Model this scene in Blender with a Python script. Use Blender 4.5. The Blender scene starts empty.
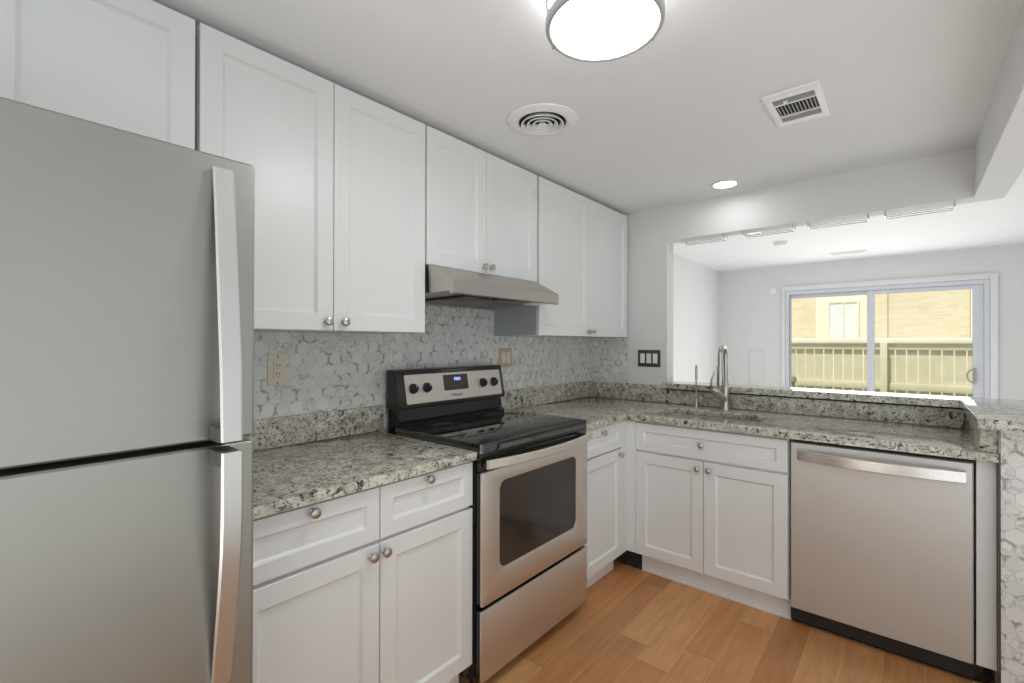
import bpy, bmesh, math, random
from mathutils import Vector, Matrix
random.seed(7)
scn = bpy.context.scene
COL = scn.collection
PI = math.pi

# ------------------------------------------------------------------ camera, world, sun, lights, exposure
cam_d = bpy.data.cameras.new('camera')
cam_d.sensor_fit = 'HORIZONTAL'; cam_d.sensor_width = 36.0
cam_d.lens = 36.0 * 468.57 / 1024.0
cam_d.clip_start = 0.05; cam_d.clip_end = 200
cam = bpy.data.objects.new('camera', cam_d); COL.objects.link(cam)
_yaw, _pit, _roll = 0.7021, 0.0032, 0.002
_f = Vector((-math.sin(_yaw), math.cos(_yaw), 0)); _r = Vector((math.cos(_yaw), math.sin(_yaw), 0)); _u = Vector((0, 0, 1))
_f2 = _f * math.cos(_pit) + _u * math.sin(_pit); _u2 = _u * math.cos(_pit) - _f * math.sin(_pit)
_r3 = _r * math.cos(_roll) + _u2 * math.sin(_roll); _u3 = _u2 * math.cos(_roll) - _r * math.sin(_roll)
_m = Matrix((_r3, _u3, -_f2)).transposed().to_4x4(); _m.translation = Vector((1.861, -3.1165, 1.306))
cam.matrix_world = _m
scn.camera = cam

world = bpy.data.worlds.new('world'); scn.world = world; world.use_nodes = True
_bg = world.node_tree.nodes['Background']
_bg.inputs['Color'].default_value = (0.86, 0.93, 1.0, 1); _bg.inputs['Strength'].default_value = 0.8

def light(name, kind, loc, rot, energy, color=(1, 1, 1), size=1.0, size_y=None, shape=None):
    d = bpy.data.lights.new(name, kind); d.energy = energy; d.color = color
    if kind == 'AREA':
        d.size = size
        d.shape = shape or ('RECTANGLE' if size_y else 'SQUARE')
        if size_y: d.size_y = size_y
    elif kind == 'POINT':
        d.shadow_soft_size = size
    o = bpy.data.objects.new(name, d); COL.objects.link(o)
    o.location = loc; o.rotation_euler = rot
    return o

sun = light('sun', 'SUN', (0, -6, 10), (math.radians(29), 0, math.radians(-18)), 4.1, (1.0, 0.985, 0.95)); sun.data.angle = math.radians(2)
DAY = (0.965, 0.995, 0.985); WARM = (0.995, 1.0, 0.98)
# added soft fill lamps just inside unseen windows, dining side and behind the camera
light('dining_side_fill', 'AREA', (4.82, -2.6, 1.35), (0, math.radians(90), 0), 9, DAY, 1.7, 3.4)
light('rear_fill', 'AREA', (2.6, -4.8, 1.35), (math.radians(90), 0, 0), 13, DAY, 3.0, 1.7)
# added uplights out of view, brightening the ceilings as floor bounce would
light('dining_up_fill', 'AREA', (3.6, -2.6, 0.35), (math.radians(180), 0, 0), 34, DAY, 2.2, 4.2)
light('living_up_fill', 'AREA', (1.6, 2.3, 0.2), (math.radians(180), 0, 0), 27, WARM, 3.2, 2.6)
light('kitchen_up_fill', 'AREA', (1.5, -4.2, 0.35), (math.radians(180), 0, 0), 24, DAY, 1.2, 1.2)
# daylight coming through the sliding door, and the ceiling lamps
light('sliding_door_daylight', 'AREA', (1.52, 4.12, 1.05), (math.radians(-90), 0, 0), 26, WARM, 1.75, 1.8)
light('can_light_glow', 'AREA', (1.043, -0.225, 2.222), (0, 0, 0), 0.8, (0.98, 0.985, 1.0), 0.12, None, 'DISK')

vs = scn.view_settings
vs.view_transform = 'Standard'; vs.look = 'None'; vs.gamma = 1.0; vs.use_curve_mapping = False
vs.exposure = 0.0
scn.display_settings.display_device = 'sRGB'
scn.cycles.max_bounces = 10; scn.cycles.diffuse_bounces = 6; scn.cycles.glossy_bounces = 5; scn.cycles.transparent_max_bounces = 8
scn.cycles.caustics_reflective = False; scn.cycles.caustics_refractive = False
scn.cycles.sample_clamp_indirect = 6.0

# ------------------------------------------------------------------ node helpers and materials
def srgb(r, g, b):
    def c(v):
        v /= 255.0
        return v / 12.92 if v <= 0.04045 else ((v + 0.055) / 1.055) ** 2.4
    return (c(r), c(g), c(b), 1)

class NT:
    def __init__(self, name):
        self.m = bpy.data.materials.new(name); self.m.use_nodes = True
        self.t = self.m.node_tree; self.p = self.t.nodes['Principled BSDF']
    def n(self, typ, **kw):
        x = self.t.nodes.new('ShaderNode' + typ)
        for k, v in kw.items(): setattr(x, k, v)
        return x
    def put(self, sock, v):
        if isinstance(v, bpy.types.NodeSocket): self.t.links.new(v, sock)
        else: sock.default_value = v
    def math(self, op, a, b=0.0, c=None):
        x = self.n('Math', operation=op); self.put(x.inputs[0], a); self.put(x.inputs[1], b)
        if c is not None: self.put(x.inputs[2], c)
        return x.outputs[0]
    def coord(self): return self.n('TexCoord').outputs['Object']
    def sep(self, v):
        x = self.n('SeparateXYZ'); self.put(x.inputs[0], v); return x.outputs
    def comb(self, x=0.0, y=0.0, z=0.0):
        c = self.n('CombineXYZ')
        for i, v in enumerate((x, y, z)): self.put(c.inputs[i], v)
        return c.outputs[0]
    def noise(self, vec, scale, detail=3.0, rough=0.55, dist=0.0):
        x = self.n('TexNoise'); self.put(x.inputs['Vector'], vec); x.inputs['Scale'].default_value = scale
        x.inputs['Detail'].default_value = detail; x.inputs['Roughness'].default_value = rough; x.inputs['Distortion'].default_value = dist
        return x.outputs['Fac']
    def ramp(self, fac, stops):
        x = self.n('ValToRGB'); self.put(x.inputs[0], fac); e = x.color_ramp.elements
        while len(e) < len(stops): e.new(0.5)
        for i, (p, c) in enumerate(stops):
            e[i].position = p; e[i].color = c if len(c) == 4 else (*c, 1)
        return x.outputs[0]
    def mix(self, fac, a, b, blend='MIX'):
        x = self.n('Mix', data_type='RGBA', blend_type=blend)
        self.put(x.inputs[0], fac); self.put(x.inputs[6], a); self.put(x.inputs[7], b)
        return x.outputs[2]
    def bump(self, h, strength=0.1, dist=0.01):
        x = self.n('Bump'); self.put(x.inputs['Height'], h); x.inputs['Strength'].default_value = strength; x.inputs['Distance'].default_value = dist
        self.t.links.new(x.outputs[0], self.p.inputs['Normal'])
    def set(self, **kw):
        for k, v in kw.items(): self.put(self.p.inputs[k.replace('_', ' ')], v)
        return self.m

def plain(name, col, rough=0.5, metal=0.0, var=0.03, scale=8.0, bump=0.0, **kw):
    """a painted / moulded surface with slight procedural unevenness"""
    t = NT(name); f = t.noise(t.coord(), scale, 3)
    lo = tuple(c * (1 - var) for c in col[:3]) + (1,); hi = tuple(min(1, c * (1 + var)) for c in col[:3]) + (1,)
    t.set(Base_Color=t.ramp(f, [(0.3, lo), (0.7, hi)]), Roughness=rough, Metallic=metal)
    if bump: t.bump(t.noise(t.coord(), 220, 2), bump, 0.002)
    for k, v in kw.items(): t.put(t.p.inputs[k.replace('_', ' ')], v)
    return t.m

def emit(name, col, strength):
    t = NT(name); t.set(Base_Color=(*col[:3], 1), Roughness=0.4)
    t.p.inputs['Emission Color'].default_value = (*col[:3], 1); t.p.inputs['Emission Strength'].default_value = strength
    return t.m

def steel(name, col, rough, axis='z', smudge=0.06, metal=1.0):
    """brushed stainless: fine streaks along one axis plus cloudy wiping marks"""
    t = NT(name); s = t.sep(t.coord())
    sc = {'z': (420, 420, 6), 'y': (420, 6, 420), 'x': (6, 260, 260)}[axis]
    v = t.comb(*[t.math('MULTIPLY', s[i], sc[i]) for i in range(3)])
    br = t.noise(v, 1.0, 2)
    cl = t.noise(t.coord(), 5.0, 5, 0.6, 0.4)
    lo = tuple(c * 0.90 for c in col[:3]) + (1,)
    c = t.mix(t.math('MULTIPLY_ADD', cl, 0.8, t.math('MULTIPLY', br, 0.2)), lo, col)
    r = t.math('MULTIPLY_ADD', cl, smudge * 2, t.math('MULTIPLY_ADD', br, 0.06, rough - smudge))
    t.set(Base_Color=c, Metallic=metal, Roughness=r)
    return t.m

def granite():
    t = NT('granite'); v = t.coord()
    base = t.ramp(t.noise(v, 26, 5, 0.62, 0.6), [(0.28, srgb(120, 118, 110)), (0.42, srgb(177, 173, 160)), (0.57, srgb(207, 203, 190)), (0.75, srgb(226, 224, 215))])
    sp = t.ramp(t.noise(v, 92, 4, 0.7), [(0.375, (0, 0, 0, 1)), (0.455, (1, 1, 1, 1))])
    cl = t.ramp(t.noise(v, 37, 4, 0.65, 1.2), [(0.355, (0, 0, 0, 1)), (0.435, (1, 1, 1, 1))])
    dk = t.math('MULTIPLY', sp, cl)
    c = t.mix(dk, srgb(58, 56, 52), base)
    rust = t.ramp(t.noise(v, 19, 3, 0.6), [(0.60, (0, 0, 0, 1)), (0.75, (1, 1, 1, 1))])
    c = t.mix(t.math('MULTIPLY', rust, 0.30), c, srgb(168, 150, 130))
    t.set(Base_Color=c, Roughness=0.07)
    return t.m

def hex_tile():
    t = NT('marble_hexagon_mosaic'); s = t.sep(t.coord())
    W = 0.054
    u = t.math('DIVIDE', t.math('ADD', s[0], s[1]), W); w = t.math('DIVIDE', s[2], W)
    H = 1.7320508
    def cell(ou, ow):
        fu = t.math('SUBTRACT', t.math('FLOORED_MODULO', t.math('ADD', u, ou), 1.0), 0.5)
        fw = t.math('SUBTRACT', t.math('FLOORED_MODULO', t.math('ADD', w, ow), H), H / 2)
        d2 = t.math('ADD', t.math('MULTIPLY', fu, fu), t.math('MULTIPLY', fw, fw))
        return fu, fw, d2
    au, aw, ad = cell(0.0, 0.0); bu, bw, bd = cell(0.5, H / 2)
    k = t.math('LESS_THAN', ad, bd)
    def pick(a, b):
        return t.math('ADD', t.math('MULTIPLY', a, k), t.math('MULTIPLY', b, t.math('SUBTRACT', 1.0, k)))
    gu, gw = pick(au, bu), pick(aw, bw)
    e = t.math('MAXIMUM', t.math('ABSOLUTE', gu), t.math('ADD', t.math('MULTIPLY', t.math('ABSOLUTE', gu), 0.5), t.math('MULTIPLY', t.math('ABSOLUTE', gw), 0.8660254)))
    iu, iw = t.math('SUBTRACT', u, gu), t.math('SUBTRACT', w, gw)
    idv = t.comb(t.math('ROUND', t.math('MULTIPLY', iu, 2)), t.math('ROUND', t.math('MULTIPLY', iw, 2)), 0.0)
    wn = t.n('TexWhiteNoise', noise_dimensions='3D'); t.put(wn.inputs['Vector'], idv)
    r1 = wn.outputs['Value']; rs = t.sep(wn.outputs['Color'])
    off = t.comb(t.math('MULTIPLY', rs[0], 37.0), t.math('MULTIPLY', rs[1], 37.0), t.math('MULTIPLY', rs[2], 37.0))
    vv = t.n('VectorMath', operation='ADD'); t.put(vv.inputs[0], t.comb(gu, gw, 0.0)); t.put(vv.inputs[1], off)
    vein = t.noise(vv.outputs[0], 1.15, 4, 0.6, 0.9)
    ridge = t.math('ABSOLUTE', t.math('SUBTRACT', vein, 0.5))
    vmask = t.ramp(ridge, [(0.0, (1, 1, 1, 1)), (0.016, (0.4, 0.4, 0.4, 1)), (0.045, (0, 0, 0, 1))])
    dens = t.math('GREATER_THAN', rs[1], 0.5)
    vm = t.math('MULTIPLY', t.math('MULTIPLY', vmask, dens), 0.5)
    tone = t.ramp(r1, [(0.0, srgb(220, 219, 216)), (0.5, srgb(227, 226, 223)), (1.0, srgb(233, 232, 230))])
    cloud = t.noise(vv.outputs[0], 1.8, 3)
    tone = t.mix(t.math('MULTIPLY', cloud, 0.16), tone, srgb(160, 161, 160))
    c = t.mix(vm, tone, srgb(112, 112, 108))
    g = t.ramp(e, [(0.470, (0, 0, 0, 1)), (0.488, (1, 1, 1, 1))])
    st = t.ramp(e, [(0.36, (0, 0, 0, 1)), (0.47, (1, 1, 1, 1))])
    pn = t.ramp(t.noise(t.comb(u, w, 0.0), 1.25, 2, 0.5), [(0.53, (0, 0, 0, 1)), (0.61, (1, 1, 1, 1))])
    c = t.mix(t.math('MULTIPLY', t.math('MULTIPLY', st, pn), 0.72), c, srgb(122, 120, 114))
    c = t.mix(t.math('MULTIPLY', g, t.math('SUBTRACT', 1.0, pn)), c, srgb(194, 194, 192))
    t.set(Base_Color=c, Roughness=t.math('MULTIPLY_ADD', g, 0.4, 0.24))
    t.bump(t.math('SUBTRACT', 1.0, g), 0.25, 0.0015)
    return t.m

def plank_floor():
    t = NT('oak_plank_floor'); s = t.sep(t.coord())
    W, L = 0.130, 1.15
    ux = t.math('DIVIDE', t.math('ADD', s[0], 0.057), W)
    row = t.math('FLOOR', ux)
    wr = t.n('TexWhiteNoise', noise_dimensions='1D'); t.put(wr.inputs['W'], row)
    vy = t.math('ADD', t.math('DIVIDE', s[1], L), t.math('MULTIPLY', wr.outputs['Value'], 5.0))
    pid = t.math('FLOOR', vy)
    wp = t.n('TexWhiteNoise', noise_dimensions='2D'); t.put(wp.inputs['Vector'], t.comb(row, pid, 0.0))
    rp = t.sep(wp.outputs['Color'])
    gv = t.comb(t.math('MULTIPLY_ADD', s[0], 38.0, t.math('MULTIPLY', rp[0], 50.0)), t.math('MULTIPLY_ADD', s[1], 3.2, t.math('MULTIPLY', rp[1], 50.0)), 0.0)
    grain = t.noise(gv, 1.0, 5, 0.62, 0.8)
    blot = t.noise(t.comb(t.math('MULTIPLY_ADD', s[0], 9.0, t.math('MULTIPLY', rp[2], 30.0)), t.math('MULTIPLY', s[1], 3.0), 0.0), 1.0, 3)
    c1 = t.ramp(rp[0], [(0.0, srgb(180, 119, 72)), (0.5, srgb(202, 141, 90)), (1.0, srgb(220, 164, 110))])
    c1 = t.mix(t.math('MULTIPLY', t.ramp(grain, [(0.35, (1, 1, 1, 1)), (0.62, (0, 0, 0, 1))]), 0.30), c1, srgb(128, 76, 42))
    c1 = t.mix(t.math('MULTIPLY', t.ramp(blot, [(0.4, (0, 0, 0, 1)), (0.75, (1, 1, 1, 1))]), 0.28), c1, srgb(214, 160, 104))
    fx = t.math('ABSOLUTE', t.math('SUBTRACT', t.math('FRACT', ux), 0.5)); fy = t.math('ABSOLUTE', t.math('SUBTRACT', t.math('FRACT', vy), 0.5))
    jx = t.math('GREATER_THAN', fx, 0.5 - 0.0016 / W); jy = t.math('GREATER_THAN', fy, 0.5 - 0.0015 / L)
    c = t.mix(t.math('MULTIPLY', jx, 0.85), c1, srgb(212, 162, 106))
    c = t.mix(t.math('MULTIPLY', jy, 0.8), c, srgb(110, 66, 38))
    t.set(Base_Color=c, Roughness=t.math('MULTIPLY_ADD', grain, 0.12, 0.30))
    t.bump(t.math('SUBTRACT', 1.0, t.math('MAXIMUM', jx, jy)), 0.12, 0.001)
    return t.m

def brick():
    t = NT('tan_brick'); s = t.sep(t.coord())
    b = t.n('TexBrick'); t.put(b.inputs['Vector'], t.comb(s[0], s[2], 0.0))
    b.inputs['Scale'].default_value = 1.0; b.inputs['Brick Width'].default_value = 0.21; b.inputs['Row Height'].default_value = 0.072; b.inputs['Mortar Size'].default_value = 0.006
    b.inputs['Color1'].default_value = srgb(222, 211, 178); b.inputs['Color2'].default_value = srgb(211, 198, 162); b.inputs['Mortar'].default_value = srgb(222, 212, 184)
    n = t.noise(t.coord(), 3.0, 4)
    t.set(Base_Color=t.mix(t.math('MULTIPLY', n, 0.3), b.outputs['Color'], srgb(228, 214, 174)), Roughness=0.9)
    return t.m

def pane_glass():
    t = NT('window_glass'); nt = t.t
    tr = t.n('BsdfTransparent'); gl = t.n('BsdfGlossy'); gl.inputs['Roughness'].default_value = 0.0
    fr = t.n('Fresnel'); fr.inputs['IOR'].default_value = 1.35
    sp = t.n('MixShader'); nt.links.new(fr.outputs[0], sp.inputs[0]); nt.links.new(tr.outputs[0], sp.inputs[1]); nt.links.new(gl.outputs[0], sp.inputs[2])
    n = t.noise(t.coord(), 2.0); t.put(tr.inputs['Color'], t.ramp(n, [(0.0, (0.95, 0.96, 0.96, 1)), (1.0, (0.98, 0.985, 0.98, 1))]))
    out = nt.nodes['Material Output']; nt.links.new(sp.outputs[0], out.inputs['Surface'])
    return t.m

M = {}
M['wall'] = plain('wall_paint', srgb(223, 223, 223), 0.6, 0, 0.012, 3, 0.03)
M['ceiling'] = plain('ceiling_paint', srgb(232, 233, 234), 0.75, 0, 0.012, 3, 0.04)
M['cabinet'] = plain('cabinet_paint', srgb(228, 230, 230), 0.32, 0, 0.01, 5)
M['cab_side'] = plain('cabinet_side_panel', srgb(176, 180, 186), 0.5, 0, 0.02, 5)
M['trim'] = plain('white_trim_paint', srgb(230, 230, 233), 0.4, 0, 0.01, 5)
M['vinyl'] = plain('door_vinyl', srgb(214, 216, 224), 0.35, 0, 0.01, 5)
M['white_plastic'] = plain('white_plastic', srgb(236, 236, 234), 0.4, 0, 0.01, 30)
M['vent_white'] = plain('vent_enamel', srgb(236, 236, 236), 0.4, 0, 0.01, 30)
M['grey_plastic'] = plain('grey_plastic', srgb(168, 169, 172), 0.4, 0, 0.02, 30)
M['almond'] = plain('almond_plastic', srgb(226, 214, 196), 0.4, 0, 0.02, 40)
M['tan_plate'] = plain('tan_plate', srgb(196, 178, 160), 0.4, 0, 0.02, 40)
M['bronze'] = plain('bronze_plate', srgb(84, 78, 74), 0.4, 0.4, 0.05, 40)
M['black'] = plain('black_enamel', (0.012, 0.013, 0.013, 1), 0.16, 0, 0.1, 20)
M['console'] = plain('console_enamel', srgb(48, 44, 41), 0.28, 0, 0.05, 20)
M['black_matte'] = plain('black_plastic', (0.014, 0.014, 0.014, 1), 0.5, 0, 0.1, 30)
M['dark'] = plain('recess_shade', (0.02, 0.02, 0.02, 1), 0.8, 0, 0.1, 10)  # near-black colour that stands in for shade in gaps and recesses
M['cooktop'] = plain('black_ceramic_glass', (0.008, 0.009, 0.009, 1), 0.04, 0, 0.05, 10, IOR=2.1)
M['ring'] = plain('burner_ring_print', (0.05, 0.05, 0.05, 1), 0.15, 0, 0.05, 10)
M['oven_glass'] = plain('oven_window_glass', srgb(58, 52, 48), 0.06, 0, 0.15, 6)
M['display'] = plain('display_panel', srgb(62, 56, 54), 0.25, 0, 0.1, 20)
M['digits'] = emit('display_digits', (0.30, 0.42, 1.0), 2.5)
M['print'] = plain('printed_mark', srgb(70, 66, 64), 0.5, 0, 0.05, 60)
M['steel_v'] = steel('stainless_fridge', srgb(168, 168, 163), 0.42, 'z', 0.06)
M['steel_h'] = steel('stainless_range', srgb(224, 217, 209), 0.44, 'y', 0.03)
M['steel_dw'] = steel('stainless_dishwasher', srgb(214, 213, 210), 0.50, 'z', 0.05)
M['steel_bar'] = steel('stainless_bar', srgb(224, 220, 216), 0.24, 'x', 0.02)
M['steel_bright'] = steel('stainless_handle', srgb(208, 208, 207), 0.38, 'z', 0.02)
M['steel_hood'] = steel('stainless_hood', srgb(196, 190, 184), 0.33, 'y', 0.03)
M['chrome'] = plain('chrome', srgb(216, 216, 216), 0.22, 1.0, 0.02, 10)
M['nickel'] = plain('brushed_nickel', srgb(190, 186, 180), 0.28, 1.0, 0.04, 60)
M['fridge_side'] = plain('fridge_grey_paint', srgb(120, 121, 120), 0.45, 0, 0.03, 8)
M['bracket'] = plain('handle_bracket_grey', srgb(96, 96, 94), 0.45, 0.3, 0.03, 20)
M['lamp_ring'] = plain('satin_nickel_ring', srgb(206, 207, 210), 0.38, 0.55, 0.02, 10)
M['gasket'] = plain('rubber_gasket', (0.02, 0.02, 0.02, 1), 0.7, 0, 0.1, 20)
M['lamp'] = emit('lamp_diffuser', (0.975, 1.0, 0.985), 29.0)
M['lamp_side'] = emit('lamp_drum_side', (0.985, 1.0, 1.0), 4.5)
M['led'] = emit('can_lens', (1.0, 0.98, 0.95), 6.0)
M['filter'] = plain('hood_filter', srgb(120, 118, 114), 0.4, 0.8, 0.1, 60)
M['fence'] = plain('fence_paint', srgb(208, 202, 168), 0.7, 0, 0.05, 6)
M['rail'] = plain('rail_cap_paint', srgb(236, 230, 206), 0.6, 0, 0.03, 6)
M['cream'] = plain('cream_siding', srgb(236, 226, 196), 0.7, 0, 0.03, 4)
M['ext_glass'] = plain('exterior_window_glass', srgb(224, 227, 220), 0.35, 0, 0.05, 2)
M['concrete'] = plain('patio_concrete', srgb(206, 200, 186), 0.85, 0, 0.06, 4)
M['neutral_floor'] = plain('neutral_bounce_floor', srgb(206, 204, 200), 0.95, 0, 0.05, 60, 0.2)
M['grey_post'] = plain('weathered_grey', srgb(150, 144, 124), 0.7, 0, 0.1, 12)
M['granite'] = granite(); M['tile'] = hex_tile(); M['floor'] = plank_floor(); M['brick'] = brick(); M['glass'] = pane_glass()

# ------------------------------------------------------------------ mesh helpers
class MB:
    def __init__(self): self.bm = bmesh.new()
    def merge(self, t):
        bmesh.ops.recalc_face_normals(t, faces=t.faces[:])
        me = bpy.data.meshes.new('tmp'); t.to_mesh(me); t.free(); self.bm.from_mesh(me); bpy.data.meshes.remove(me)
        return self
    def box(self, x0, x1, y0, y1, z0, z1, bev=0.0, seg=2):
        t = bmesh.new(); bmesh.ops.create_cube(t, size=1)
        for v in t.verts: v.co = Vector(((x0 + x1) / 2 + v.co.x * (x1 - x0), (y0 + y1) / 2 + v.co.y * (y1 - y0), (z0 + z1) / 2 + v.co.z * (z1 - z0)))
        if bev: bmesh.ops.bevel(t, geom=t.edges[:], offset=bev, segments=seg, affect='EDGES', profile=0.5)
        return self.merge(t)
    def loft(self, rings, caps=True, closed=False):
        t = bmesh.new(); R = [[t.verts.new(Vector(p)) for p in r] for r in rings]; n = len(R[0])
        m = len(R)
        for i in range(m if closed else m - 1):
            a, b = R[i], R[(i + 1) % m]
            for j in range(n): t.faces.new((a[j], a[(j + 1) % n], b[(j + 1) % n], b[j]))
        if caps and not closed: t.faces.new(R[0][::-1]); t.faces.new(R[-1])
        return self.merge(t)
    def lathe(self, prof, org, axis=(0, 0, 1), seg=28, caps=True):
        ax = Vector(axis).normalized(); q = ax.to_track_quat('Z', 'Y'); org = Vector(org)
        rings = [[org + q @ Vector((max(r, 1e-5) * math.cos(2 * PI * k / seg), max(r, 1e-5) * math.sin(2 * PI * k / seg), h)) for k in range(seg)] for r, h in prof]
        return self.loft(rings, caps)
    def tube(self, pts, rad, seg=10, closed=False):
        pts = [Vector(p) for p in pts]; n = len(pts); rings = []
        rads = rad if isinstance(rad, (list, tuple)) else [rad] * n
        up = None
        for i, p in enumerate(pts):
            a = pts[(i - 1) % n] if (closed or i > 0) else p; b = pts[(i + 1) % n] if (closed or i < n - 1) else p
            d = (b - a).normalized()
            if up is None: up = Vector((0, 0, 1)) if abs(d.z) < 0.9 else Vector((0, 1, 0))
            s = d.cross(up).normalized(); up = s.cross(d).normalized()
            rings.append([p + (s * math.cos(2 * PI * k / seg) + up * math.sin(2 * PI * k / seg)) * rads[i] for k in range(seg)])
        return self.loft(rings, True, closed)
    def plate(self, outer, holes, F, n0, n1, bev=0.0, seg=2):
        """2-D outline with holes, thickness n0..n1, mapped by F(s, t, n)"""
        t = bmesh.new(); edges = []
        for loop in [outer] + list(holes):
            vs_ = [t.verts.new((p[0], p[1], 0)) for p in loop]
            edges += [t.edges.new((vs_[i], vs_[(i + 1) % len(vs_)])) for i in range(len(vs_))]
        bmesh.ops.triangle_fill(t, use_beauty=True, use_dissolve=False, edges=edges)
        ret = bmesh.ops.extrude_face_region(t, geom=t.faces[:])
        for g in ret['geom']:
            if isinstance(g, bmesh.types.BMVert): g.co.z = 1.0
        bmesh.ops.recalc_face_normals(t, faces=t.faces[:])
        for v in t.verts: v.co.z = n1 if v.co.z > 0.5 else n0
        if bev:
            es = [e for e in t.edges if len(e.link_faces) == 2 and all(abs(v.co.z - n1) < 1e-6 for v in e.verts) and abs(e.link_faces[0].normal.dot(e.link_faces[1].normal)) < 0.5]
            bmesh.ops.bevel(t, geom=es, offset=bev, segments=seg, affect='EDGES', profile=0.5)
        for v in t.verts: v.co = Vector(F(v.co.x, v.co.y, v.co.z))
        return self.merge(t)
    def door(self, F, s0, s1, z0, z1, n0, n1, fw=0.057, rec=0.010):
        """five-piece panel door front with a recessed flat panel"""
        def ring(i, n): return [F(s0 + i, z0 + i, n), F(s1 - i, z0 + i, n), F(s1 - i, z1 - i, n), F(s0 + i, z1 - i, n)]
        self.loft([ring(0, n0), ring(0, n1 - 0.0015), ring(0.0015, n1), ring(fw, n1), ring(fw + 0.001, n1 - 0.002), ring(fw + 0.0075, n1 - rec + .001), ring(fw + 0.009, n1 - rec)])
        return self

WL = {}
def build(name, mb, mat, parent=None, smooth=True, ang=32):
    bm = mb.bm
    if parent is not None: org = WL[parent.name]
    else:
        xs = [v.co for v in bm.verts]
        org = Vector(((min(c.x for c in xs) + max(c.x for c in xs)) / 2, (min(c.y for c in xs) + max(c.y for c in xs)) / 2, min(c.z for c in xs)))
    for v in bm.verts: v.co -= org
    me = bpy.data.meshes.new(name); bm.to_mesh(me); bm.free()
    me.materials.append(M[mat] if isinstance(mat, str) else mat)
    if smooth:
        me.polygons.foreach_set('use_smooth', [True] * len(me.polygons)); me.set_sharp_from_angle(angle=math.radians(ang))
    o = bpy.data.objects.new(name, me); COL.objects.link(o)
    if parent is not None: o.parent = parent
    else: o.location = org
    WL[o.name] = org
    return o

def tag(o, label, cat, group=None):
    o['label'] = label; o['category'] = cat
    if group: o['group'] = group
    return o

def thing(name, loc, label, cat, group=None):
    o = bpy.data.objects.new(name, None); COL.objects.link(o); o.location = loc; o.empty_display_size = 0.1
    WL[o.name] = Vector(loc)
    return tag(o, label, cat, group)

def struct(name, mb, mat, parent=None, smooth=False):
    o = build(name, mb, mat, parent, smooth)
    if parent is None: o['kind'] = 'structure'
    return o

def FL(s, z, n): return (n, s, z)          # fronts on the left wall (s runs along +y, n away from the wall)
def FB(s, z, n): return (s, -n, z)         # fronts on the back wall (s runs along +x)
def FT(s, t, n): return (s, t, n)          # horizontal slabs

def rrect(x0, x1, y0, y1, r, seg=6):
    pts = []
    for cx, cy, a0 in ((x1 - r, y0 + r, -90), (x1 - r, y1 - r, 0), (x0 + r, y1 - r, 90), (x0 + r, y0 + r, 180)):
        for k in range(seg + 1):
            a = math.radians(a0 + 90 * k / seg); pts.append((cx + r * math.cos(a), cy + r * math.sin(a)))
    return pts

def knob(F, s, z, n, parent, name='knob'):
    o = Vector(F(s, z, n)); ax = Vector(F(s, z, n + 1)) - o
    prof = [(0.009, 0.0), (0.009, 0.002), (0.0055, 0.005), (0.005, 0.011), (0.008, 0.014), (0.0135, 0.018), (0.0148, 0.022), (0.0135, 0.026), (0.009, 0.0285), (0.0, 0.0295)]
    return build(name, MB().lathe(prof, o, ax, 24), 'nickel', parent)

def text_mesh(name, body, size, M4, mat, parent, depth=0.0006):
    cu = bpy.data.curves.new(name, 'FONT'); cu.body = body; cu.size = size; cu.align_x = 'CENTER'; cu.align_y = 'CENTER'; cu.extrude = depth
    tmp = bpy.data.objects.new(name + '_tmp', cu); COL.objects.link(tmp)
    dg = bpy.context.evaluated_depsgraph_get(); me = bpy.data.meshes.new_from_object(tmp.evaluated_get(dg))
    bpy.data.objects.remove(tmp); bpy.data.curves.remove(cu)
    m = MB(); me.transform(M4); m.bm.from_mesh(me); bpy.data.meshes.remove(me)
    return build(name, m, mat, parent, False)

# ------------------------------------------------------------------ the setting
ZC, ZL = 2.238, 2.37            # kitchen ceiling, living room ceiling
LY = 4.2                        # far wall of the living room
XL = -0.27                      # left wall of the living room
struct('floor', MB().box(-0.12, 2.235, -5.1, 0.0, -0.12, 0.0), 'floor')
m = MB().box(2.2355, 5.1, -5.1, 0.0, -0.12, 0.0); m.box(-0.5, 5.1, 0.0005, LY + 0.1, -0.12, 0.0)
struct('floor_living_room', m, 'neutral_floor')  # unseen floor, made pale and neutral to cut warm bounced light
struct('wall_left', MB().box(-0.12, 0.0, -5.0, 0.0, 0, 2.6), 'wall')
m = MB()
m.plate([(-0.12, 0), (2.23, 0), (2.23, 1.003), (0.606, 1.003), (0.606, 2.004), (2.1, 2.004), (2.1, 2.6), (-0.12, 2.6)], [], lambda s, t, n: (s, n, t), 0.0, 0.115)
struct('wall_back', m, 'wall')
struct('wall_right', MB().box(2.1, 2.213, -5.0, 0.115, 2.004, 2.6, 0.002, 1), 'wall')
struct('wall_peninsula', MB().box(2.1145, 2.235, -0.638, -0.001, 0, 1.0), 'wall')
m = MB().box(0.0, 2.1, -5.0, 0.0, ZC, ZC + 0.1)
struct('ceiling', m, 'ceiling')
m = MB().box(XL - 0.1, 2.1, 0.115, LY, ZL, ZL + 0.1); m.box(2.213, 5.0, 0.115, LY, ZL, ZL + 0.1); m.box(2.1, 2.213, 0.115, LY, ZL, ZL + 0.1); m.box(2.213, 5.0, -5.0, 0.115, ZL, ZL + 0.1)
struct('ceiling_living_room', m, 'ceiling')
struct('wall_living_room_left', MB().box(XL - 0.1, XL, 0.115, LY, 0, 2.6), 'wall')
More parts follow.
